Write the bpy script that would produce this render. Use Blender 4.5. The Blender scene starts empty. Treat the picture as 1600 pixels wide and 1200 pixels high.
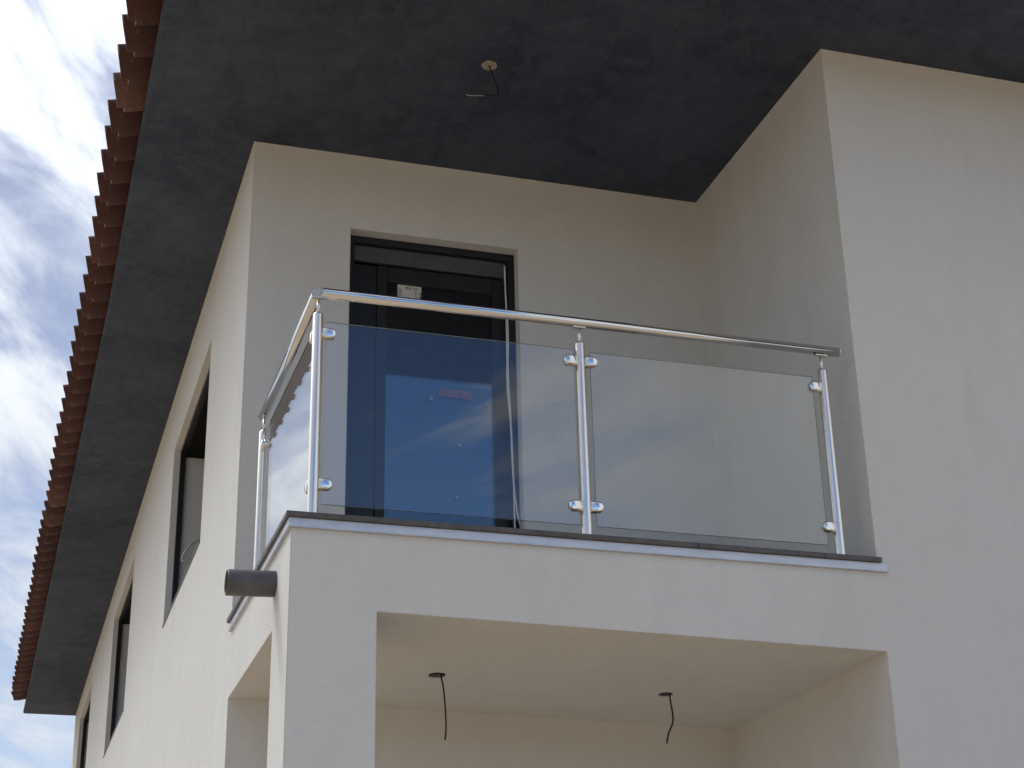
import bpy, bmesh, math, random
from mathutils import Vector, Matrix
random.seed(7)
R = math.radians
S = bpy.context.scene
COL = S.collection

# ------------------------------------------------------------------ camera
CAM = Vector((-1.0794, -6.4068, -2.24475))
yaw, pitch, roll, FPX = 0.305616, 0.408764, -0.0213217, 2637.27
fw = Vector((math.sin(yaw)*math.cos(pitch), math.cos(yaw)*math.cos(pitch), math.sin(pitch)))
rt = Vector((math.cos(yaw), -math.sin(yaw), 0)); up = rt.cross(fw)
r2 = rt*math.cos(roll) + up*math.sin(roll); u2 = -rt*math.sin(roll) + up*math.cos(roll)
cd = bpy.data.cameras.new('camera'); cam = bpy.data.objects.new('camera', cd); COL.objects.link(cam)
cd.sensor_width = 36; cd.lens = FPX/1600*36; cd.clip_end = 3000; cd.clip_start = 0.05
M = Matrix((r2, u2, -fw)).transposed().to_4x4(); M.translation = CAM
cam.matrix_world = M
S.camera = cam

# ------------------------------------------------------------------ light
SUN_EL, SUN_AZ = R(54), R(-36)          # azimuth from +Y towards +X
sun_dir = Vector((math.sin(SUN_AZ)*math.cos(SUN_EL), math.cos(SUN_AZ)*math.cos(SUN_EL), math.sin(SUN_EL)))
ld = bpy.data.lights.new('sun', 'SUN'); ld.energy = .52; ld.angle = R(12); ld.color = (1, .98, .95)
lo = bpy.data.objects.new('sun', ld); COL.objects.link(lo)
lo.rotation_euler = sun_dir.to_track_quat('Z', 'Y').to_euler()

W = bpy.data.worlds.new('World'); S.world = W; W.use_nodes = True
nt = W.node_tree; nt.nodes.clear(); N = nt.nodes.new; L = nt.links.new
def math_(op, a=None, b=None, c=None, clamp=False):
    n = N('ShaderNodeMath'); n.operation = op; n.use_clamp = clamp
    for i, x in enumerate((a, b, c)):
        if x is None: continue
        if isinstance(x, (int, float)): n.inputs[i].default_value = x
        else: L(x, n.inputs[i])
    return n.outputs[0]
def rng_(x, a, b, c, d):
    n = N('ShaderNodeMapRange'); L(x, n.inputs[0])
    for i, v in enumerate((a, b, c, d)): n.inputs[i+1].default_value = v
    return n.outputs[0]
tc = N('ShaderNodeTexCoord'); sep = N('ShaderNodeSeparateXYZ'); L(tc.outputs['Generated'], sep.inputs[0])
sky = N('ShaderNodeTexSky'); sky.sky_type = 'NISHITA'; sky.sun_disc = False
sky.sun_elevation = SUN_EL; sky.sun_rotation = SUN_AZ; sky.air_density = 1.0; sky.dust_density = .6; sky.ozone_density = 2.0
zc = math_('MAXIMUM', sep.outputs['Z'], 0.0); zd = math_('ADD', zc, 0.18)
px = math_('DIVIDE', sep.outputs['X'], zd); py = math_('DIVIDE', sep.outputs['Y'], zd)
cmb = N('ShaderNodeCombineXYZ'); L(px, cmb.inputs[0]); L(py, cmb.inputs[1])
mp = N('ShaderNodeMapping'); mp.vector_type = 'TEXTURE'; mp.inputs['Rotation'].default_value = (0, 0, R(62)); mp.inputs['Scale'].default_value = (1.0, .42, 1); mp.inputs['Location'].default_value = (-2.6, -3.9, 0)
L(cmb.outputs[0], mp.inputs[0])
n1 = N('ShaderNodeTexNoise'); n1.inputs['Scale'].default_value = 3.6; n1.inputs['Detail'].default_value = 9; n1.inputs['Roughness'].default_value = .58; n1.inputs['Distortion'].default_value = .35
L(mp.outputs[0], n1.inputs['Vector'])
n2 = N('ShaderNodeTexNoise'); n2.inputs['Scale'].default_value = .55; n2.inputs['Detail'].default_value = 3
L(cmb.outputs[0], n2.inputs['Vector'])
# clouds thicken towards the sun side and towards the horizon there; the sky opposite the sun is clear
dt = N('ShaderNodeVectorMath'); dt.operation = 'DOT_PRODUCT'; L(tc.outputs['Generated'], dt.inputs[0]); dt.inputs[1].default_value = tuple(sun_dir)
bk = N('ShaderNodeVectorMath'); bk.operation = 'DOT_PRODUCT'; L(tc.outputs['Generated'], bk.inputs[0]); bk.inputs[1].default_value = (-.75, .60, .28)
bias = math_('ADD', math_('MULTIPLY_ADD', bk.outputs['Value'], .21, -.10), math_('MULTIPLY_ADD', sep.outputs['Z'], .25, -.12))
se = N('ShaderNodeVectorMath'); se.operation = 'DOT_PRODUCT'; L(tc.outputs['Generated'], se.inputs[0]); se.inputs[1].default_value = (.80, -.55, .25)
bias = math_('ADD', bias, rng_(se.outputs['Value'], .77, .88, 0, .50))      # a bank of cloud to the south-east
dens = math_('ADD', math_('ADD', n1.outputs['Fac'], bias), math_('MULTIPLY_ADD', n2.outputs['Fac'], .5, -.25))
mr = N('ShaderNodeMapRange'); mr.interpolation_type = 'SMOOTHSTEP'; L(dens, mr.inputs[0]); mr.inputs[1].default_value = .36; mr.inputs[2].default_value = .66
glow = math_('POWER', math_('MAXIMUM', dt.outputs['Value'], 0.0), 12.0)
cb = math_('MULTIPLY_ADD', glow, 14.0, 2.45)
ccol = N('ShaderNodeCombineXYZ')
L(math_('MULTIPLY', cb, .955), ccol.inputs[0]); L(math_('MULTIPLY', cb, 1.0), ccol.inputs[1]); L(math_('MULTIPLY', cb, 1.06), ccol.inputs[2])
mx = N('ShaderNodeMix'); mx.data_type = 'RGBA'; L(mr.outputs[0], mx.inputs['Factor']); hs = N('ShaderNodeHueSaturation'); hs.inputs['Hue'].default_value = .509; 
L(rng_(bk.outputs['Value'], -.5, .75, 1.22, .72), hs.inputs['Saturation']); L(rng_(bk.outputs['Value'], -.5, .75, .58, .32), hs.inputs['Value']); L(sky.outputs[0], hs.inputs['Color']); L(hs.outputs[0], mx.inputs['A']); L(ccol.outputs[0], mx.inputs['B'])
bg = N('ShaderNodeBackground'); bg.inputs['Strength'].default_value = .15; L(mx.outputs['Result'], bg.inputs[0])
wo = N('ShaderNodeOutputWorld'); L(bg.outputs[0], wo.inputs[0])

S.view_settings.view_transform = 'Standard'; S.view_settings.look = 'None'
S.view_settings.exposure = 1.17; S.view_settings.gamma = 1; S.view_settings.use_curve_mapping = False
S.render.engine = 'CYCLES'
S.cycles.max_bounces = 10; S.cycles.transparent_max_bounces = 24; S.cycles.diffuse_bounces = 5

# ------------------------------------------------------------------ materials
class Mat:
    def __init__(s, name):
        s.m = bpy.data.materials.new(name); s.m.use_nodes = True; s.t = s.m.node_tree
        s.b = s.t.nodes['Principled BSDF']; s.co = s.n('ShaderNodeTexCoord')
    def n(s, k, **kw):
        n = s.t.nodes.new(k)
        for a, v in kw.items(): setattr(n, a, v)
        return n
    def l(s, a, b): s.t.links.new(a, b)
    def noise(s, scale, detail=4, rough=.5, vec=(1, 1, 1), dist=0, src='Object'):
        mp = s.n('ShaderNodeMapping'); mp.inputs['Scale'].default_value = vec; s.l(s.co.outputs[src], mp.inputs[0])
        t = s.n('ShaderNodeTexNoise'); t.inputs['Scale'].default_value = scale; t.inputs['Detail'].default_value = detail
        t.inputs['Roughness'].default_value = rough; t.inputs['Distortion'].default_value = dist; s.l(mp.outputs[0], t.inputs['Vector'])
        return t.outputs['Fac']
    def rng(s, x, a, b, c, d):
        r = s.n('ShaderNodeMapRange'); s.l(x, r.inputs[0])
        for i, v in enumerate((a, b, c, d)): r.inputs[i+1].default_value = v
        return r.outputs[0]
    def mix(s, fac, a, b, mode='MIX'):
        m = s.n('ShaderNodeMix', data_type='RGBA', blend_type=mode)
        for key, v in (('Factor', fac), ('A', a), ('B', b)):
            if isinstance(v, (int, float)): m.inputs[key].default_value = v
            elif isinstance(v, tuple): m.inputs[key].default_value = (*v, 1)
            else: s.l(v, m.inputs[key])
        return m.outputs['Result']
    def col(s, x):
        if isinstance(x, tuple): s.b.inputs['Base Color'].default_value = (*x, 1)
        else: s.l(x, s.b.inputs['Base Color'])
        return s
    def set(s, **k):
        for a, v in k.items():
            i = s.b.inputs[a.replace('_', ' ')]
            if isinstance(v, (int, float, tuple)): i.default_value = v
            else: s.l(v, i)
        return s
    def bump(s, layers, bevel=0):
        prev = None
        if bevel:
            bv = s.n('ShaderNodeBevel', samples=4); bv.inputs['Radius'].default_value = bevel; prev = bv.outputs[0]
        for h, st, di in layers:
            b = s.n('ShaderNodeBump'); b.inputs['Strength'].default_value = st; b.inputs['Distance'].default_value = di
            s.l(h, b.inputs['Height'])
            if prev: s.l(prev, b.inputs['Normal'])
            prev = b.outputs[0]
        s.l(prev, s.b.inputs['Normal']); return s

def plaster(name, base, warm):
    m = Mat(name)
    big = m.noise(.9, 5, .6, (1, 1, .55)); mid = m.noise(6, 6, .62, (1, 1, .45)); fine = m.noise(130, 3, .6)
    c = m.mix(m.rng(big, .35, .68, 0, 1), base, warm)
    c = m.mix(m.rng(mid, .38, .7, 0, .28), c, tuple(x*.88 for x in base))
    c = m.mix(m.rng(fine, .3, .7, 0, .22), c, tuple(x*.8 for x in base))
    # trowel ridges: short, mostly level strokes in the top coat
    ridge = m.noise(34, 5, .62, (1, 1, 3.0), .5); grain = m.noise(170, 3, .65, (1, 1, 1.3)); swell = m.noise(5, 3, .5)
    sp = m.n('ShaderNodeSeparateXYZ'); m.l(m.co.outputs['Object'], sp.inputs[0])
    if name == 'cream_plaster':      # faint drip marks below the metal strip (z is measured from the house base)
        dr = m.noise(13, 4, .7, (1, 1, .05)); band = m.rng(sp.outputs['Z'], 3.50, 3.785, 0, 1); top = m.rng(sp.outputs['Z'], 3.783, 3.79, 1, 0)
        k = m.n('ShaderNodeMath', operation='MULTIPLY'); m.l(band, k.inputs[0]); m.l(top, k.inputs[1])
        k2 = m.n('ShaderNodeMath', operation='MULTIPLY'); m.l(k.outputs[0], k2.inputs[0]); m.l(m.rng(dr, .50, .72, 0, .30), k2.inputs[1])
        c = m.mix(k2.outputs[0], c, (.40, .375, .34))
        lo = m.noise(1.1, 5, .65, (3.2, 3.2, .22)); c = m.mix(m.rng(lo, .52, .74, 0, .16), c, (.46, .45, .43))
    m.col(c).set(Roughness=.92, Specular_IOR_Level=.2)
    m.bump([(swell, .4, .008), (m.rng(ridge, .45, .72, 0, 1), .42, .003), (grain, .6, .0018)], .009)
    return m.m
M_WALL = plaster('cream_plaster', (.672, .666, .635), (.705, .703, .68))

def soffit_mat():
    m = Mat('slate_plaster')
    a = m.noise(1.6, 6, .65, (1, 1, 1), .3); b = m.noise(9, 6, .7, (1, 1, 1), .4); f = m.noise(70, 3, .6, (1, .35, 1)); st = m.noise(4.5, 4, .6, (3.5, .6, 1), .5)
    c = m.mix(m.rng(a, .36, .66, 0, 1), (.031, .040, .066), (.058, .072, .104))
    c = m.mix(m.rng(b, .45, .7, 0, .65), c, (.078, .093, .124))
    c = m.mix(m.rng(st, .54, .72, 0, .45), c, (.026, .033, .050))
    c = m.mix(m.rng(f, .4, .75, 0, .25), c, (.085, .095, .108))
    m.col(c).set(Roughness=.85, Specular_IOR_Level=.25); m.bump([(b, .2, .003), (f, .3, .0012)], .006)
    return m.m
M_SOFFIT = soffit_mat()

def clay():
    m = Mat('weathered_clay')
    oi = m.n('ShaderNodeObjectInfo')
    ramp = m.n('ShaderNodeValToRGB'); e = ramp.color_ramp.elements
    e[0].position = 0; e[0].color = (.060, .019, .015, 1); e[1].position = 1; e[1].color = (.15, .085, .06, 1)
    for p, c in ((.35, (.068, .023, .018)), (.7, (.086, .030, .023)), (.88, (.115, .048, .034))):
        x = e.new(p); x.color = (*c, 1)
    m.l(oi.outputs['Random'], ramp.inputs[0])
    a = m.noise(14, 5, .65, src='Object'); f = m.noise(90, 3, .6); lich = m.noise(30, 4, .7, (1.3, 1, 1), .5)
    c = m.mix(m.rng(a, .35, .7, 0, .6), ramp.outputs[0], (.040, .017, .014))
    c = m.mix(m.rng(lich, .60, .72, 0, .5), c, (.27, .21, .155))
    m.col(c).set(Roughness=.85); m.bump([(a, .3, .004), (f, .4, .0015)])
    return m.m
M_CLAY = clay()
M_CLAY2 = Mat('sky_lit_clay_edge')  # sky light on the tile lips and ends, put into a paler clay colour
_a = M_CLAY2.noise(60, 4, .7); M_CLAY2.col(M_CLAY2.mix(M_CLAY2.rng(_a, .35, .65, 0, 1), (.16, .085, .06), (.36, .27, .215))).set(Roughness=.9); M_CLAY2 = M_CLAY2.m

def steel(name, rough, tint, streak=None, amt=.12):
    m = Mat(name); m.set(Metallic=1.0, Roughness=rough).col(tint)
    if streak:
        s = m.noise(1, 4, .7, streak); m.set(Roughness=m.rng(s, .3, .7, rough*(1-amt*3), rough*(1+amt*3)))
        c = m.mix(m.rng(s, .35, .65, 0, 1), tuple(x*.82 for x in tint), tint); m.col(c)
        m.bump([(s, .12, .0006)])
    return m.m
M_POST = steel('brushed_steel', .28, (.86, .80, .735), (220, 220, 2.0))
M_RAIL = steel('satin_steel_rail', .09, (.72, .71, .70), (2.0, 160, 160), .08)
M_RAILY = steel('satin_steel_side_rail', .09, (.72, .71, .70), (160, 2.0, 160), .08)
M_CHROME = steel('polished_steel', .04, (.78, .75, .72))
M_ALU = Mat('dull_aluminium_strip')
_s = M_ALU.noise(30, 5, .7, (.25, .25, 1)); _f = M_ALU.noise(120, 3)
M_ALU.col(M_ALU.mix(M_ALU.rng(_s, .35, .7, 0, 1), (.50, .54, .62), (.66, .69, .74))).set(Metallic=.35, Roughness=.42); M_ALU.bump([(_s, .2, .002), (_f, .2, .0006)], .003); M_ALU = M_ALU.m

def simple(name, c, rough=.6, metal=0, n=(30, .2), spec=.5, alt=None):
    m = Mat(name); t = m.noise(n[0], 4, .6)
    m.col(m.mix(m.rng(t, .35, .68, 0, 1), c, alt or tuple(x*(1-n[1]*2) for x in c))).set(Roughness=rough, Metallic=metal, Specular_IOR_Level=spec)
    m.bump([(t, .15, .0015)]); return m.m
M_TILE = simple('dark_porcelain', (.105, .097, .09), .5)
M_FLOOR = simple('pale_floor_tile', (.62, .59, .54), .6, 0, (8, .05))
M_BEAD = simple('pale_bead', (.80, .77, .70), .8)
M_GROUT = simple('grey_mortar', (.17, .16, .15), .9)
M_FRAME = simple('anthracite_frame', (.016, .017, .020), .42, 0, (60, .1), .35)
M_SASH = simple('charcoal_sash', (.022, .021, .021), .5, 0, (60, .1), .3)
M_BOX = simple('grey_shutter_lid', (.075, .083, .090), .5, 0, (12, .12))
M_BLACK = simple('black_void_lining', (.006, .006, .007), .7, spec=.1)
M_PVC = simple('grey_plastic_pipe', (.105, .105, .112), .42, 0, (14, .22), .5, (.07, .066, .066))
M_CABLE = simple('black_cable_sheath', (.012, .012, .013), .45)
M_WCABLE = simple('white_cable_sheath', (.70, .69, .66), .5, 0, (20, .08))
M_PAPER = simple('sticker_paper', (.62, .61, .56), .7, 0, (40, .08))
M_INK = simple('sticker_ink', (.06, .06, .06), .7)
M_PAD = simple('pale_foam_pad', (.34, .36, .38), .7)
M_RED = simple('faded_red_tape', (.36, .11, .08), .7, 0, (16, .2))
M_HOLE = simple('raw_cement', (.42, .34, .26), .95, 0, (60, .25))
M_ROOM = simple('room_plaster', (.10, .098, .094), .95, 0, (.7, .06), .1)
M_EDGE = simple('glass_edge', (.26, .29, .28), .3, 0, (10, .05))

def glass(name, tint, dirt):
    m = Mat(name); m.t.nodes.remove(m.b)
    g = m.n('ShaderNodeNewGeometry'); d = m.n('ShaderNodeVectorMath', operation='DOT_PRODUCT'); m.l(g.outputs['Normal'], d.inputs[0]); m.l(g.outputs['Incoming'], d.inputs[1])
    def mt(op, a, b):
        n = m.n('ShaderNodeMath', operation=op)
        for i, x in enumerate((a, b)):
            if x is None: continue
            if isinstance(x, (int, float)): n.inputs[i].default_value = x
            else: m.l(x, n.inputs[i])
        return n.outputs[0]
    f = mt('POWER', mt('SUBTRACT', 1.0, mt('ABSOLUTE', d.outputs['Value'], None)), 5.0)
    f = mt('ADD', mt('MULTIPLY', f, .95), .048)
    tr = m.n('ShaderNodeBsdfTransparent'); tr.inputs[0].default_value = (*tint, 1)
    gl = m.n('ShaderNodeBsdfGlossy'); gl.inputs['Roughness'].default_value = 0.0; gl.inputs['Color'].default_value = (1, 1, 1, 1)
    w = m.noise(2.2, 2, .5); b = m.n('ShaderNodeBump'); b.inputs['Strength'].default_value = .01; b.inputs['Distance'].default_value = .004
    m.l(w, b.inputs['Height']); 
    mx = m.n('ShaderNodeMixShader'); m.l(f, mx.inputs[0]); m.l(tr.outputs[0], mx.inputs[1]); m.l(gl.outputs[0], mx.inputs[2])
    df = m.n('ShaderNodeBsdfDiffuse'); df.inputs['Color'].default_value = (.6, .62, .65, 1)
    dn = m.rng(m.noise(3, 5, .6), .3, .8, dirt*.4, dirt)
    m2 = m.n('ShaderNodeMixShader'); m.l(dn, m2.inputs[0]); m.l(mx.outputs[0], m2.inputs[1]); m.l(df.outputs[0], m2.inputs[2])
    m.l(m2.outputs[0], m.t.nodes['Material Output'].inputs[0]); return m.m
M_GLASS = glass('clear_railing_glass', (.992, .997, .997), .004)
M_PANE = glass('door_glazing', (.90, .93, .94), .002)

def soil():
    m = Mat('bare_soil')
    a = m.noise(.12, 6, .6); b = m.noise(1.8, 6, .65); f = m.noise(25, 4, .7)
    c = m.mix(m.rng(a, .35, .65, 0, 1), (.47, .36, .25), (.39, .29, .195)); c = m.mix(m.rng(b, .4, .7, 0, .6), c, (.52, .41, .29))
    m.col(c).set(Roughness=.95, Specular_IOR_Level=.1); m.bump([(b, .6, .08), (f, .5, .02)]); return m.m
M_SOIL = soil()

# ------------------------------------------------------------------ mesh helpers
def box(bm, x0, x1, y0, y1, z0, z1, mi=0):
    vs = [bm.verts.new(p) for p in ((x0,y0,z0),(x1,y0,z0),(x1,y1,z0),(x0,y1,z0),(x0,y0,z1),(x1,y0,z1),(x1,y1,z1),(x0,y1,z1))]
    fs = []
    for q in ((3,2,1,0),(4,5,6,7),(0,1,5,4),(1,2,6,5),(2,3,7,6),(3,0,4,7)):
        f = bm.faces.new([vs[i] for i in q]); f.material_index = mi; fs.append(f)
    return vs, fs
def tube(bm, pts, r, n=16, cap=True, smooth=True):
    pts = [Vector(p) for p in pts]; rings = []
    d0 = (pts[1]-pts[0]).normalized(); ref = Vector((0, 0, 1)) if abs(d0.z) < .9 else Vector((1, 0, 0))
    nx = d0.cross(ref).normalized()
    for i, p in enumerate(pts):
        a = pts[max(i-1, 0)]; b = pts[min(i+1, len(pts)-1)]; d = (b-a).normalized()
        nx = (nx - d*nx.dot(d)).normalized(); ny = d.cross(nx)
        rr = r[i] if isinstance(r, (list, tuple)) else r
        if 0 < i < len(pts)-1:
            c = (pts[i]-a).normalized().dot((b-pts[i]).normalized()); 
        rings.append([bm.verts.new(p + rr*(nx*math.cos(2*math.pi*k/n) + ny*math.sin(2*math.pi*k/n))) for k in range(n)])
    for A, B in zip(rings, rings[1:]):
        for k in range(n):
            f = bm.faces.new((A[k], A[(k+1) % n], B[(k+1) % n], B[k])); f.smooth = smooth
    if cap: bm.faces.new(rings[0][::-1]); bm.faces.new(rings[-1])
def spline(pts, k=8):
    P = [Vector(p) for p in pts]; P = [2*P[0]-P[1]] + P + [2*P[-1]-P[-2]]; out = []
    for i in range(1, len(P)-2):
        for j in range(k):
            t = j/k; a, b, c, d = P[i-1:i+3]
            out.append(.5*((2*b)+(c-a)*t+(2*a-5*b+4*c-d)*t*t+(3*b-a-3*c+d)*t**3))
    out.append(P[-2]); return out
def link(name, bm, mats, parent=None, bevel=0, seg=2, loc=None):
    bmesh.ops.recalc_face_normals(bm, faces=bm.faces)
    me = bpy.data.meshes.new(name); bm.to_mesh(me); bm.free()
    for m in (mats if isinstance(mats, (list, tuple)) else [mats]): me.materials.append(m)
    o = bpy.data.objects.new(name, me); COL.objects.link(o)
    if parent: o.parent = parent
    if loc: o.location = loc
    if bevel:
        b = o.modifiers.new('bevel', 'BEVEL'); b.width = bevel; b.segments = seg; b.limit_method = 'ANGLE'
    return o
def bxo(name, dims, mat, parent=None, bevel=0, seg=2):
    bm = bmesh.new(); box(bm, *dims); return link(name, bm, mat, parent, bevel, seg)
def tag(o, label=None, cat=None, group=None, kind=None):
    if label: o['label'] = label
    if cat: o['category'] = cat
    if group: o['group'] = group
    if kind: o['kind'] = kind
    return o
def empty(name, loc=(0, 0, 0)):
    o = bpy.data.objects.new(name, None); o.empty_display_size = .2; COL.objects.link(o); o.location = loc; return o
def wall_cells(bm, us, vs, holes, put):
    """split a wall rectangle into blocks round its openings; us, vs = extents"""
    U = sorted(set([us[0], us[1]] + [h[0] for h in holes] + [h[1] for h in holes]))
    V = sorted(set([vs[0], vs[1]] + [h[2] for h in holes] + [h[3] for h in holes]))
    for a, b in zip(U, U[1:]):
        run = None
        for c, d in list(zip(V, V[1:])) + [(None, None)]:
            solid = c is not None and not any(h[0] < (a+b)/2 < h[1] and h[2] < (c+d)/2 < h[3] for h in holes)
            if solid: run = (run[0], d) if run else (c, d)
            elif run: put(a, b, *run); run = None

# ------------------------------------------------------------------ dimensions (metres, z = 0 is the balcony edge)
GZ = -3.85; XR = 2.628; YB = 1.636; ZS = 2.7085; YE = 16.47; XE = 8.0; WT = .30
ZO_L, ZO_R = -.389, -.423
XC, YC = .356, .385
DOOR = (.549, 1.5095, 0.0, 2.244)
WINS = [(3.177, 5.13, .885, 2.2006), (8.17, 10.275, .974, 2.346), (13.247, 15.25, 1.05, 2.41)]

# ------------------------------------------------------------------ setting: ground
bm = bmesh.new()
n = 40; ext = [(-1 + 2*i/n) for i in range(n+1)]
g = [[bm.verts.new((math.copysign(abs(a)**3, a)*900, math.copysign(abs(b)**3, b)*900, GZ)) for a in ext] for b in ext]
for i in range(n):
    for j in range(n): bm.faces.new((g[i][j], g[i][j+1], g[i+1][j+1], g[i+1][j]))
tag(link('ground', bm, M_SOIL), kind='structure')

# low wooded hills all round, below the view; they show in the steel and the glass
M_HILL = simple('wooded_hillside', (.050, .062, .034), .95, 0, (.03, .2), .1)
bm = bmesh.new(); prev = first_ = None; nh = 180
for k in range(nh):
    t = 2*math.pi*k/nh; h = 22 + 7*math.sin(3*t+1) + 4*math.sin(7*t+.4) + 2.2*math.sin(17*t+2) + random.uniform(-.8, .8)
    c_, s_ = math.cos(t), math.sin(t)
    col = [bm.verts.new((r_*c_, r_*s_, GZ + z_)) for r_, z_ in ((230, -1), (250, h*.45), (285, h*.85), (320, h), (420, h*.6), (520, -2))]
    if prev:
        for a, b, c, d in zip(prev, prev[1:], col[1:], col): bm.faces.new((a, b, c, d)).smooth = True
    else: first_ = col
    prev = col
for a, b, c, d in zip(prev, prev[1:], first_[1:], first_): bm.faces.new((a, b, c, d)).smooth = True
tag(link('hills', bm, M_HILL), kind='structure')

# ------------------------------------------------------------------ house
house = empty('house', (0, 0, GZ))
tag(house, 'cream plastered two storey house with dark soffit, clay tile eave and corner balcony', 'house')
house_inv = Vector((0, 0, GZ))
def hp(o):                                  # parent to the house keeping world placement
    o.parent = house; o.location = o.location - house_inv; return o

# walls, balcony body and corner pillar: one seamless plastered skin over a grid of solid cells
def solid(x, y, z):
    if z > ZO_L and z < -.024 and x < XR and y < YB+WT and not (y > YB and x > WT): return True       # balcony body
    if z < ZO_L and x < XC and y < YC: return True                                        # pillar
    if y > YB and x < WT: return not any(w[0] < y < w[1] and w[2] < z < w[3] for w in WINS)
    if YB < y < YB+WT and x < XR: return not (DOOR[0] < x < DOOR[1] and DOOR[2] < z < DOOR[3])
    if XR < x < XR+WT and y < YB+WT: return True
    if x > XR and y < WT: return True
    return x > XE-WT or y > YE-WT
gx = sorted({0, WT, XC, DOOR[0], DOOR[1], XR, XR+WT, XE-WT, XE})
gy = sorted({0, WT, YC, YB, YB+WT, YE-WT, YE} | {w[0] for w in WINS} | {w[1] for w in WINS})
gz = sorted({GZ, ZO_L, -.024, 0, DOOR[3], ZS} | {w[2] for w in WINS} | {w[3] for w in WINS})
def cell(i, j, k):
    if i < 0 or j < 0 or k < 0 or i >= len(gx)-1 or j >= len(gy)-1 or k >= len(gz)-1: return False
    return solid((gx[i]+gx[i+1])/2, (gy[j]+gy[j+1])/2, (gz[k]+gz[k+1])/2)
bm = bmesh.new(); vc = {}
def gv(i, j, k):
    if (i, j, k) not in vc:
        z = gz[k]
        if z == ZO_L and gx[i] >= XR and gx[i] <= XR+.01: z = ZO_R
        elif z == ZO_L and XC < gx[i] < XR: z = ZO_L+(ZO_R-ZO_L)*(gx[i]-XC)/(XR-XC)
        vc[(i, j, k)] = bm.verts.new((gx[i], gy[j], z))
    return vc[(i, j, k)]
for i in range(len(gx)-1):
    for j in range(len(gy)-1):
        for k in range(len(gz)-1):
            if not cell(i, j, k): continue
            for (di, dj, dk), q in (((-1,0,0), ((0,0,0),(0,0,1),(0,1,1),(0,1,0))), ((1,0,0), ((1,0,0),(1,1,0),(1,1,1),(1,0,1))),
                                    ((0,-1,0), ((0,0,0),(1,0,0),(1,0,1),(0,0,1))), ((0,1,0), ((0,1,0),(0,1,1),(1,1,1),(1,1,0))),
                                    ((0,0,-1), ((0,0,0),(0,1,0),(1,1,0),(1,0,0))), ((0,0,1), ((0,0,1),(1,0,1),(1,1,1),(0,1,1)))):
                if not cell(i+di, j+dj, k+dk): bm.faces.new([gv(i+a, j+b, k+c) for a, b, c in q])
bmesh.ops.dissolve_limit(bm, angle_limit=R(.05), verts=bm.verts, edges=bm.edges)
hp(link('wall', bm, M_WALL))
bm = bmesh.new(); box(bm, WT, XE-WT, YB+WT, YE-WT, -.30, 0.0); box(bm, WT, XE-WT, YB+WT+3.2, YB+WT+3.3, 0, ZS)
hp(link('room_floor', bm, M_ROOM))

bm = bmesh.new(); e_ = .0015; hb = .007
box(bm, -e_, 0, YB-e_, YE, ZS-hb, ZS-.0005); box(bm, 0, XR-e_, YB-e_, YB, ZS-hb, ZS-.0005)
box(bm, XR-e_, XR, -e_, YB, ZS-hb, ZS-.0005); box(bm, XR, XE, -e_, 0, ZS-hb, ZS-.0005)
hp(link('ceiling_bead', bm, M_BEAD))
# soffit: one overhanging slab following the eave
ed = [(-.63, -.99), (-.60, 3.9), (-.67, YE+.02)]
bm = bmesh.new()
out = ed + [(XE+.6, YE+.02), (XE+.6, -.99)]
lo_ = [bm.verts.new((x, y, ZS)) for x, y in out]; hi_ = [bm.verts.new((x, y, ZS+.055)) for x, y in out]
bm.faces.new(lo_); bm.faces.new(hi_)
for i in range(5): bm.faces.new((lo_[i], lo_[(i+1) % 5], hi_[(i+1) % 5], hi_[i]))
hp(link('soffit', bm, M_SOFFIT, bevel=.020, seg=4))

def edge_x(y):
    for (xa, ya), (xb, yb) in zip(ed, ed[1:]):
        if y <= yb: return xa + (xb-xa)*(y-ya)/(yb-ya)
    return ed[-1][0]
PITCH = R(17)
# roof deck
bm = bmesh.new(); zt = ZS+.057
vsx = [(-.585, zt), (XE+.55, zt), (XE+.55, zt+.03), (4.0, zt+.03+4.6*math.tan(PITCH)), (-.585, zt+.03)]
A = [bm.verts.new((x, -.95, z)) for x, z in vsx]; B = [bm.verts.new((x, YE-.1, z)) for x, z in vsx]
bm.faces.new(A); bm.faces.new(B)
for i in range(5): bm.faces.new((A[i], A[(i+1) % 5], B[(i+1) % 5], B[i]))
roof = hp(link('roof', bm, M_GROUT))

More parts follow.
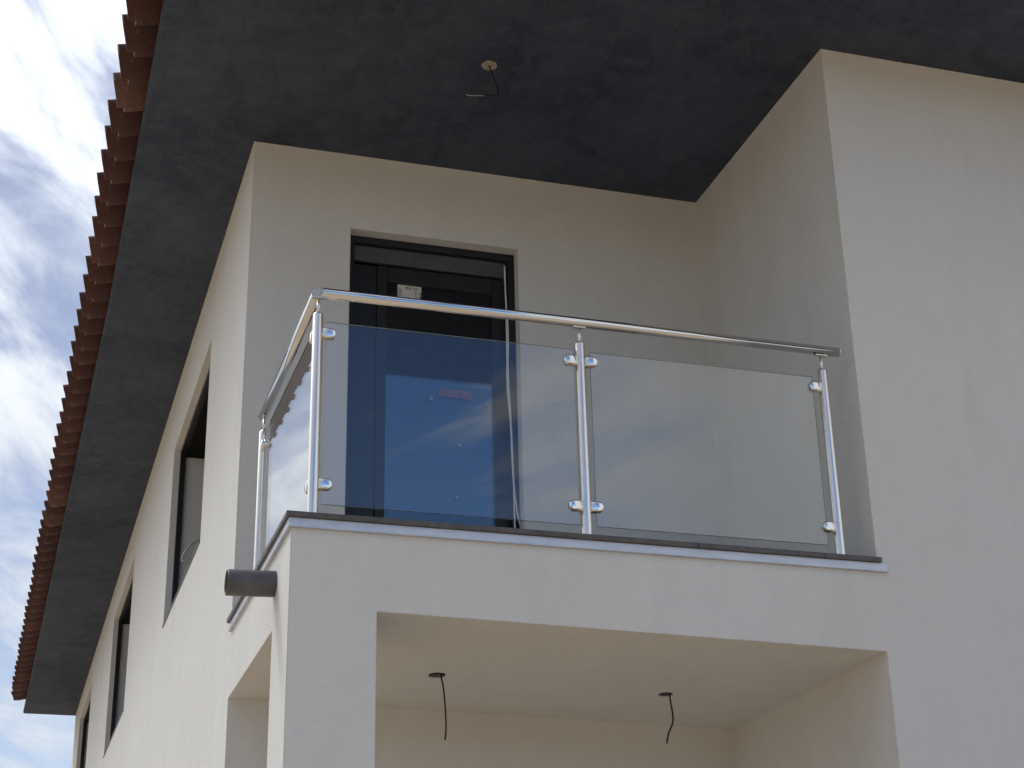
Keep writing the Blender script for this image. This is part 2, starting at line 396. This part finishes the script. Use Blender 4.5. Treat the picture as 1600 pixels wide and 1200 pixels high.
def tile_mesh():
    prof = [(.006, .012), (-.004, .026), (-.007, .042), (.000, .058), (.014, .067), (.036, .071), (.066, .069), (.098, .060), (.128, .045), (.156, .027), (.182, .012), (.210, .003), (.236, 0.0), (.2364, 0.0), (.262, -.001), (.285, .003)]
    th = .015; Lg = .44; bm = bmesh.new()
    P = [Vector((0, a, b)) for a, b in prof]; nrm = []
    for i in range(len(P)):
        d = (P[min(i+1, len(P)-1)]-P[max(i-1, 0)]).normalized(); nrm.append(Vector((0, d.z, -d.y)))
    nl = 5; G = []
    for k in range(nl):
        s = k/(nl-1); x = s*Lg; sc = 1-.05*s
        off = lambda p: (.070 if p.y > .2362 else .030*max(0, p.y)/.236) if k == 0 else 0
        top = [bm.verts.new((x + off(p), p.y, p.z*sc)) for p in P]
        bot = [bm.verts.new((x + off(p), p.y+n_.y*th, p.z*sc+n_.z*th)) for p, n_ in zip(P, nrm)]
        G.append((top, bot))
    for (t0, b0), (t1, b1) in zip(G, G[1:]):
        for i in range(len(P)-1):
            for q in ((t0[i], t0[i+1], t1[i+1], t1[i]), (b0[i+1], b0[i], b1[i], b1[i+1])):
                bm.faces.new(q).smooth = True
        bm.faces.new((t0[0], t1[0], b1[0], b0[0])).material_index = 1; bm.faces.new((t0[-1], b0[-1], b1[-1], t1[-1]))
    for t, b in (G[0], G[-1]):
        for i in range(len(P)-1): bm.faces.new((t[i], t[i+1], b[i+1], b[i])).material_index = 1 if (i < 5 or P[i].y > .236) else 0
    bmesh.ops.recalc_face_normals(bm, faces=bm.faces)
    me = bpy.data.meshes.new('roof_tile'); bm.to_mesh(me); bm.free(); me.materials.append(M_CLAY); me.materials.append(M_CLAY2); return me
TM = [tile_mesh()]
STEP = .2655; y0 = .772 - STEP*7
for row in range(2):
    for i in range(63 + 3):
        y = y0 + i*STEP
        if y + STEP > YE - .35: break
        t = bpy.data.objects.new('roof_tile', TM[0]); COL.objects.link(t); t.parent = roof
        tipx = edge_x(y) - .172 - .012*min(1, max(0, y/14)) + random.uniform(-.007, .007)
        p = Vector((tipx, y + random.uniform(-.004, .004), ZS + .036 + random.uniform(-.004, .004)))
        p += row*Vector((.37*math.cos(PITCH), 0, .37*math.sin(PITCH) + .016))
        t.location = p
        t.rotation_euler = (random.uniform(-.012, .012), -(PITCH - R(3)) + random.uniform(-.012, .012), random.uniform(-.012, .012))

# balcony edge: dark tiles over a dull metal strip
cuts = [-.025, .56, 1.16, 1.76, 2.36, 2.642]
for a, b in zip(cuts, cuts[1:]):
    hp(bxo('coping_tile', (a+.001, b-.001, -.025, .34, -.0225, 0), M_TILE, bevel=.002))
cy = [.341, .94, YB-.002]
for a, b in zip(cy, cy[1:]):
    hp(bxo('coping_tile', (-.025, .34, a+.001, b-.001, -.0225, 0), M_TILE, bevel=.002))
hp(bxo('balcony_floor', (.341, XR-.002, .341, YB-.002, -.0215, -.004), M_FLOOR))
bm = bmesh.new()
def strip(bm, pts):      # thin L-shaped drip strip wrapped round two sides
    pass
box(bm, -.011, 2.672, -.011, -.0005, -.064, -.0235)
box(bm, -.011, -.0005, -.0005, YB-.003, -.064, -.0235)
box(bm, -.015, 2.672, -.015, -.011, -.0635, -.0600)
box(bm, -.015, -.011, -.011, YB-.003, -.0635, -.0600)
hp(link('edge_strip', bm, M_ALU))

# ------------------------------------------------------------------ balcony door (part of the house)
x0, x1, z0, z1 = DOOR; yf = YB + .075
door = hp(empty('door', (x0, yf, 0)))
def dp(o):
    o.parent = door; o.location = o.location - Vector((x0, yf, 0)); return o
FR = .040
for d in ((x0, x0+FR, yf, yf+.07, z0, z1-FR), (x1-FR, x1, yf, yf+.07, z0, z1-FR), (x0, x1, yf, yf+.07, z1-FR, z1), (x0+FR, x1-FR, yf, yf+.07, z0, z0+.035)):
    dp(bxo('frame', d, M_FRAME, bevel=.003))
bm = bmesh.new(); box(bm, x0+FR, x1-FR, yf+.035, yf+.05, z1-FR-.085, z1-FR)
box(bm, x0+FR, x1-FR, yf+.028, yf+.052, z1-FR-.097, z1-FR-.086)
dp(link('shutter_lid', bm, M_BOX, bevel=.003))
dp(bxo('shutter_slot', (x0+FR, x1-FR, yf+.051, yf+.22, z1-FR-.05, z1-FR), M_BLACK))
# sash, set back; opens inwards
sx0, sx1, sz1 = x0+FR, x1-FR, z1-FR-.10; ys = yf+.055; px0, px1, pz0, pz1 = .785, 1.395, .10, 2.01
for d in ((sx0, px0-.055, ys+.012, ys+.06, z0+.035, sz1),):
    dp(bxo('guide_rail', d, M_FRAME, bevel=.003))
for d in ((px0-.055, px0, ys, ys+.06, z0+.035, sz1), (px1, sx1, ys, ys+.06, z0+.035, sz1), (px0, px1, ys, ys+.06, pz1, sz1), (px0, px1, ys, ys+.06, z0+.035, pz0)):
    dp(bxo('sash', d, M_SASH, bevel=.004))
dp(bxo('pane', (px0, px1, ys+.018, ys+.024, pz0, pz1), M_PANE))
dp(bxo('pane', (px0, px1, ys+.036, ys+.042, pz0, pz1), M_PANE))
yg = ys+.0165
# product sticker with its small printed marks
bm = bmesh.new(); sx, sz, w, h = .850, 1.920, .136, .088
box(bm, sx, sx+w, yg-.0005, yg+.0010, sz, sz+h)
def mark(a, b, c, d): box(bm, sx+a*w, sx+b*w, yg-.0012, yg-.0006, sz+c*h, sz+d*h, 1)
for k in range(16):                                   # oval emblem outline
    t = 2*math.pi*k/16; mark(.45+.115*math.cos(t)-.012, .45+.115*math.cos(t)+.012, .82+.10*math.sin(t)-.02, .82+.10*math.sin(t)+.02)
mark(.37, .42, .79, .87); mark(.46, .53, .80, .85)
for k in range(4): mark(.66, .66+.22*random.uniform(.6, 1), .86-k*.05, .875-k*.05)
for k in range(9): mark(.05, .05+.15*random.uniform(.5, 1), .70-k*.06, .72-k*.06)
for k in range(8): mark(.72, .72+.12*random.uniform(.5, 1), .60-k*.06, .62-k*.06)
mark(.92, 1.003, .42, .56); mark(.92, 1.003, .16, .32)
dp(link('sticker', bm, [M_PAPER, M_INK]))
for (a, c) in ((1.042, 1.338), (1.355, 1.335), (1.198, 1.080), (1.182, .780)):
    dp(bxo('foam_pad', (a-.009, a+.009, (ys-.006) if a > px1 else yg-.004, (ys-.0005) if a > px1 else yg+.0012, c-.009, c+.009), M_PAD, bevel=.002))
bm = bmesh.new(); vs, fs = box(bm, 1.085, 1.272, ys+.0245, ys+.026, 1.365, 1.412)
for v in vs:
    if v.co.x > 1.2: v.co.z -= .008
dp(link('red_tape', bm, M_RED))

# ------------------------------------------------------------------ side windows (parts of the house)
for (a, b, c, d) in WINS:
    w = hp(empty('window', (0, a, c)))
    def wp(o):
        o.parent = w; o.location = o.location - Vector((0, a, c)); return o
    for q in ((.045, .082, a, a+.03, c, d-.03), (.045, .082, b-.03, b, c, d-.03), (.045, .082, a, b, d-.03, d), (.045, .082, a+.03, b-.03, c, c+.03)):
        wp(bxo('frame', q, M_FRAME, bevel=.002))
    wp(bxo('shutter_box', (.083, .34, a+.001, b-.001, d-.05, d-.001), M_BLACK))
    wp(bxo('window_sill', (-.006, .044, a+.001, b-.001, c-.002, c+.012), M_TILE, bevel=.002))

# ------------------------------------------------------------------ balcony railing
rail = empty('balcony_railing', (.085, .03, 0))
tag(rail, 'stainless steel balcony railing with clear glass panels on the cream balcony edge', 'railing')
RO = Vector((.085, .03, 0))
def rp(o, par=None):
    o.parent = par or rail
    if par is None: o.location = o.location - RO
    return o
RY = .03; RX = .090; RZ = 1.014; YL = 1.425
posts = [(RX, RY), (1.272, RY), (2.468, RY), (RX-.004, YL)]
ang = 0
for k, (x, y) in enumerate(posts):
    bm = bmesh.new()
    tube(bm, [(x, y, .0005), (x, y, .003), (x, y, .906), (x, y, .912)], [.0222, .0222, .0222, .0206], 32)
    p = rp(link('post', bm, M_POST))
    bm = bmesh.new(); tube(bm, [(x, y, .9125), (x, y, .985)], .0068, 16); tube(bm, [(x, y, .9125), (x, y, .9185)], .0105, 16)
    s = rp(link('stem', bm, M_CHROME))
    # saddle plate curved under the handrail
    bm = bmesh.new()
    if k < 3: box(bm, x-.030, x+.030, y-.010, y+.010, .9855, .9915)
    else: box(bm, x-.010, x+.010, y-.030, y+.030, .9855, .9915)
    s2 = rp(link('saddle', bm, M_POST, bevel=.002))
# handrail: front run, mitred corner, side run
bm = bmesh.new(); rr = .0226
def run(bm, a, b, ma, mb, n=32):
    """tube from a to b; ma/mb = shear at the ends for a mitre"""
    a, b = Vector(a), Vector(b); d = (b-a).normalized(); nx = Vector((0, 0, 1)); ny = d.cross(nx); ringA = []; ringB = []
    for k in range(n):
        t = 2*math.pi*k/n; off = rr*(nx*math.cos(t)+ny*math.sin(t)); s = off.dot(ny)
        ringA.append(bm.verts.new(a+off+d*(ma*s))); ringB.append(bm.verts.new(b+off+d*(mb*s)))
    for k in range(n): bm.faces.new((ringA[k], ringA[(k+1) % n], ringB[(k+1) % n], ringB[k])).smooth = True
    bm.faces.new(ringA[::-1]); bm.faces.new(ringB)
RXc = RX-.004
run(bm, (RXc, RY, RZ), (2.560, RY, RZ), 1, 0)
rp(link('handrail', bm, M_RAIL))
bm = bmesh.new(); run(bm, (RXc, RY, RZ), (RXc, YB-.155, RZ), -1, 0); rp(link('handrail', bm, M_RAILY))
bm = bmesh.new(); tube(bm, [(2.5605, RY, RZ), (2.564, RY, RZ), (2.566, RY, RZ)], [.0216, .0216, .019], 32); rp(link('end_cap', bm, M_CHROME))
bm = bmesh.new(); tube(bm, [(RXc, YB-.1545, RZ), (RXc, YB-.151, RZ), (RXc, YB-.149, RZ)], [.0216, .0216, .019], 32); rp(link('end_cap', bm, M_CHROME))

def pane(x0, x1, y0, y1, z0, z1):
    bm = bmesh.new(); vs, fs = box(bm, x0, x1, y0, y1, z0, z1)
    big = sorted(fs, key=lambda f: -f.calc_area())
    for f in big[2:]: f.material_index = 1
    return rp(link('glass_panel', bm, [M_GLASS, M_EDGE]))
pane(.125, 1.243, RY-.004, RY+.004, .055, .878)
pane(1.318, 2.412, RY-.004, RY+.004, .055, .872)
gp = pane(RXc-.004, RXc+.004, .075, 1.385, .055, .872)      # hung half a degree out of true
c_ = Vector((RXc, .73, 0)); gp.matrix_basis = Matrix.Translation(-RO) @ Matrix.Translation(c_) @ Matrix.Rotation(R(.42), 4, 'Z') @ Matrix.Translation(-c_)

def clamp_bm():
    """D-shaped glass clamp: square at the post, round at the far end, grows along +X from the origin"""
    bm = bmesh.new(); Lc = .060; hh = .0255; prof = [(0, -hh)] ; n = 10
    for k in range(n+1):
        t = -math.pi/2 + math.pi*k/n; prof.append((Lc-hh*.8+hh*.8*math.cos(t), hh*math.sin(t)))
    prof.append((0, hh)); A = []; 
    layers = [(-.0190, .60), (-.0178, .76), (-.0145, .90), (-.0090, .98), (-.0030, 1.0), (.0030, 1.0), (.0090, .98), (.0145, .90), (.0178, .76), (.0190, .60)]
    for yy, s in layers:
        A.append([bm.verts.new((x if x < .001 else Lc*.5+(x-Lc*.5)*(.5+.5*s), yy, z*s)) for x, z in prof])
    m = len(prof)
    for P, Q in zip(A, A[1:]):
        for k in range(m):
            f = bm.faces.new((P[k], P[(k+1) % m], Q[(k+1) % m], Q[k])); f.smooth = True
    bm.faces.new(A[0]).smooth = True; bm.faces.new(A[-1][::-1]).smooth = True
    return bm
cl0 = rp(link('clamp', clamp_bm(), M_CHROME)); first = True
sites = []
for z in (.822, .140):
    sites += [((RX+.018, RY, z), 0), ((1.272-.018, RY, z), math.pi), ((1.272+.018, RY, z), 0), ((2.468-.018, RY, z), math.pi),
              ((RXc, RY+.020, z), math.pi/2), ((RXc, YL-.018, z), -math.pi/2)]
for p, a in sites:
    c = cl0 if first else cl0.copy()
    if not first: COL.objects.link(c)
    first = False
    c.location = Vector(p) - RO; c.rotation_euler = (0, 0, a)

# ------------------------------------------------------------------ drain pipe
bm = bmesh.new(); nn = 40; r0, r1 = .055, .0505; d = Vector((-1, 0, -.03)).normalized()
def ring(r, s): 
    c = Vector((0, .348, -.198)) + d*s
    return [bm.verts.new(c + r*Vector((0, math.cos(2*math.pi*k/nn), math.sin(2*math.pi*k/nn))) + (d*.004*math.sin(3*k) if s < .02 else Vector())) for k in range(nn)]
O = [ring(r0, -.01), ring(r0, .20), ring(r0-.001, .203), ring(r1+.001, .203), ring(r1, .20), ring(r1, -.008)]
for P, Q in zip(O, O[1:]):
    for k in range(nn): bm.faces.new((P[k], P[(k+1) % nn], Q[(k+1) % nn], Q[k])).smooth = True
bm.faces.new(O[-1])
pipe = link('drain_pipe', bm, M_PVC)
tag(pipe, 'short dark grey plastic drain pipe stub sticking out below the balcony corner', 'pipe')

# ------------------------------------------------------------------ loose cables
def cable(name, pts, r, mat, par=None):
    bm = bmesh.new(); tube(bm, spline(pts), r, 8); return link(name, bm, mat, par)
def disc(name, x, y, z, r, mat, par, irr=.0):
    bm = bmesh.new(); k_ = 18; top = []; bot = []
    for k in range(k_):
        t = 2*math.pi*k/k_; q = r*(1+random.uniform(-irr, irr))
        bot.append(bm.verts.new((x+q*math.cos(t), y+q*math.sin(t), z-.003))); top.append(bm.verts.new((x+q*math.cos(t), y+q*math.sin(t), z+.004)))
    bm.faces.new(bot); bm.faces.new(top[::-1])
    for k in range(k_): bm.faces.new((bot[k], bot[(k+1) % k_], top[(k+1) % k_], top[k]))
    return link(name, bm, mat, par)
t = empty('ceiling_cable', (0, 0, 0)); tag(t, 'black cable curling out of a pale round hole in the dark soffit', 'cable', 'loose lamp cables')
disc('ceiling_hole', 1.043, .587, ZS, .042, M_HOLE, t, .12)
cable('wire', [(1.040, .587, ZS), (1.052, .588, 2.67), (1.072, .589, 2.615), (1.088, .59, 2.565), (1.080, .585, 2.532), (1.058, .575, 2.519), (1.030, .57, 2.512), (1.004, .57, 2.507)], .0040, M_CABLE, t)
cable('wire', [(1.006, .57, 2.507), (.975, .567, 2.500), (.93, .565, 2.492), (.905, .565, 2.495)], .0014, M_WCABLE, t)
cable('wire', [(.907, .565, 2.494), (.893, .565, 2.487)], .0035, M_CABLE, t)
def zc_(x): return ZO_L + (ZO_R-ZO_L)*x/XR
t = empty('ceiling_cable', (0, 0, 0)); tag(t, 'straight black cable hanging from the left hole in the beige loggia ceiling', 'cable', 'loose lamp cables')
zz = zc_(.86); disc('ceiling_hole', .848, .93, zz, .036, M_CABLE, t, .12)
cable('wire', [(.866, .93, zz), (.878, .93, zz-.06), (.887, .93, zz-.16), (.889, .93, zz-.24), (.884, .93, zz-.292)], .0040, M_CABLE, t)
t = empty('ceiling_cable', (0, 0, 0)); tag(t, 'kinked black cable hanging from the right hole in the beige loggia ceiling', 'cable', 'loose lamp cables')
zz = zc_(2.0); disc('ceiling_hole', 1.995, 1.0, zz, .032, M_CABLE, t, .12)
cable('wire', [(2.013, 1.0, zz), (2.018, 1.0, zz-.05), (2.024, 1.0, zz-.10), (2.020, 1.0, zz-.14), (1.998, 1.0, zz-.185), (1.985, 1.0, zz-.235)], .0044, M_CABLE, t)
t = empty('hanging_cable', (0, 0, 0)); tag(t, 'white twin cable hanging down the right side of the dark balcony door', 'cable')
yc = yf - .012
cable('wire', [(1.448, yc, 2.16), (1.452, yc, 1.95), (1.460, yc-.004, 1.75), (1.457, yc, 1.50), (1.466, yc, 1.25), (1.474, yc, .95), (1.478, yc, .5), (1.482, yc, .02)], .0048, M_WCABLE, t)
cable('wire', [(1.456, yc+.010, 1.98), (1.452, yc, 1.6), (1.450, yc, 1.42), (1.462, yc-.008, 1.20), (1.470, yc-.008, .92), (1.488, yc-.01, .70), (1.520, yc-.02, .52), (1.53, yc-.03, .3), (1.49, yc-.02, .02)], .0042, M_WCABLE, t)
cable('tie', [(1.444, yc-.004, 1.862), (1.454, yc-.009, 1.860), (1.464, yc-.004, 1.862)], .0035, M_CABLE, t)
yb_ = WINS[0][1]
t = empty('wire_loop', (0, 0, 0)); tag(t, 'white cable loop in the near tall side window opening', 'cable')
cable('wire', [(.22, yb_-.001, 1.535), (.20, yb_-.02, 1.525), (.150, yb_-.05, 1.48), (.105, yb_-.06, 1.41), (.094, yb_-.06, 1.365), (.12, yb_-.06, 1.355), (.155, yb_-.05, 1.385), (.19, yb_-.03, 1.40), (.24, yb_-.001, 1.43)], .0075, M_WCABLE, t)
yb_ = WINS[1][1]
t = empty('wire_loop', (0, 0, 0)); tag(t, 'thin white cable end in the middle side window opening', 'cable')
cable('wire', [(.095, yb_-.03, 1.90), (.12, yb_-.05, 1.84), (.17, yb_-.05, 1.86), (.22, yb_-.04, 1.95), (.23, yb_-.001, 2.0)], .005, M_WCABLE, t)
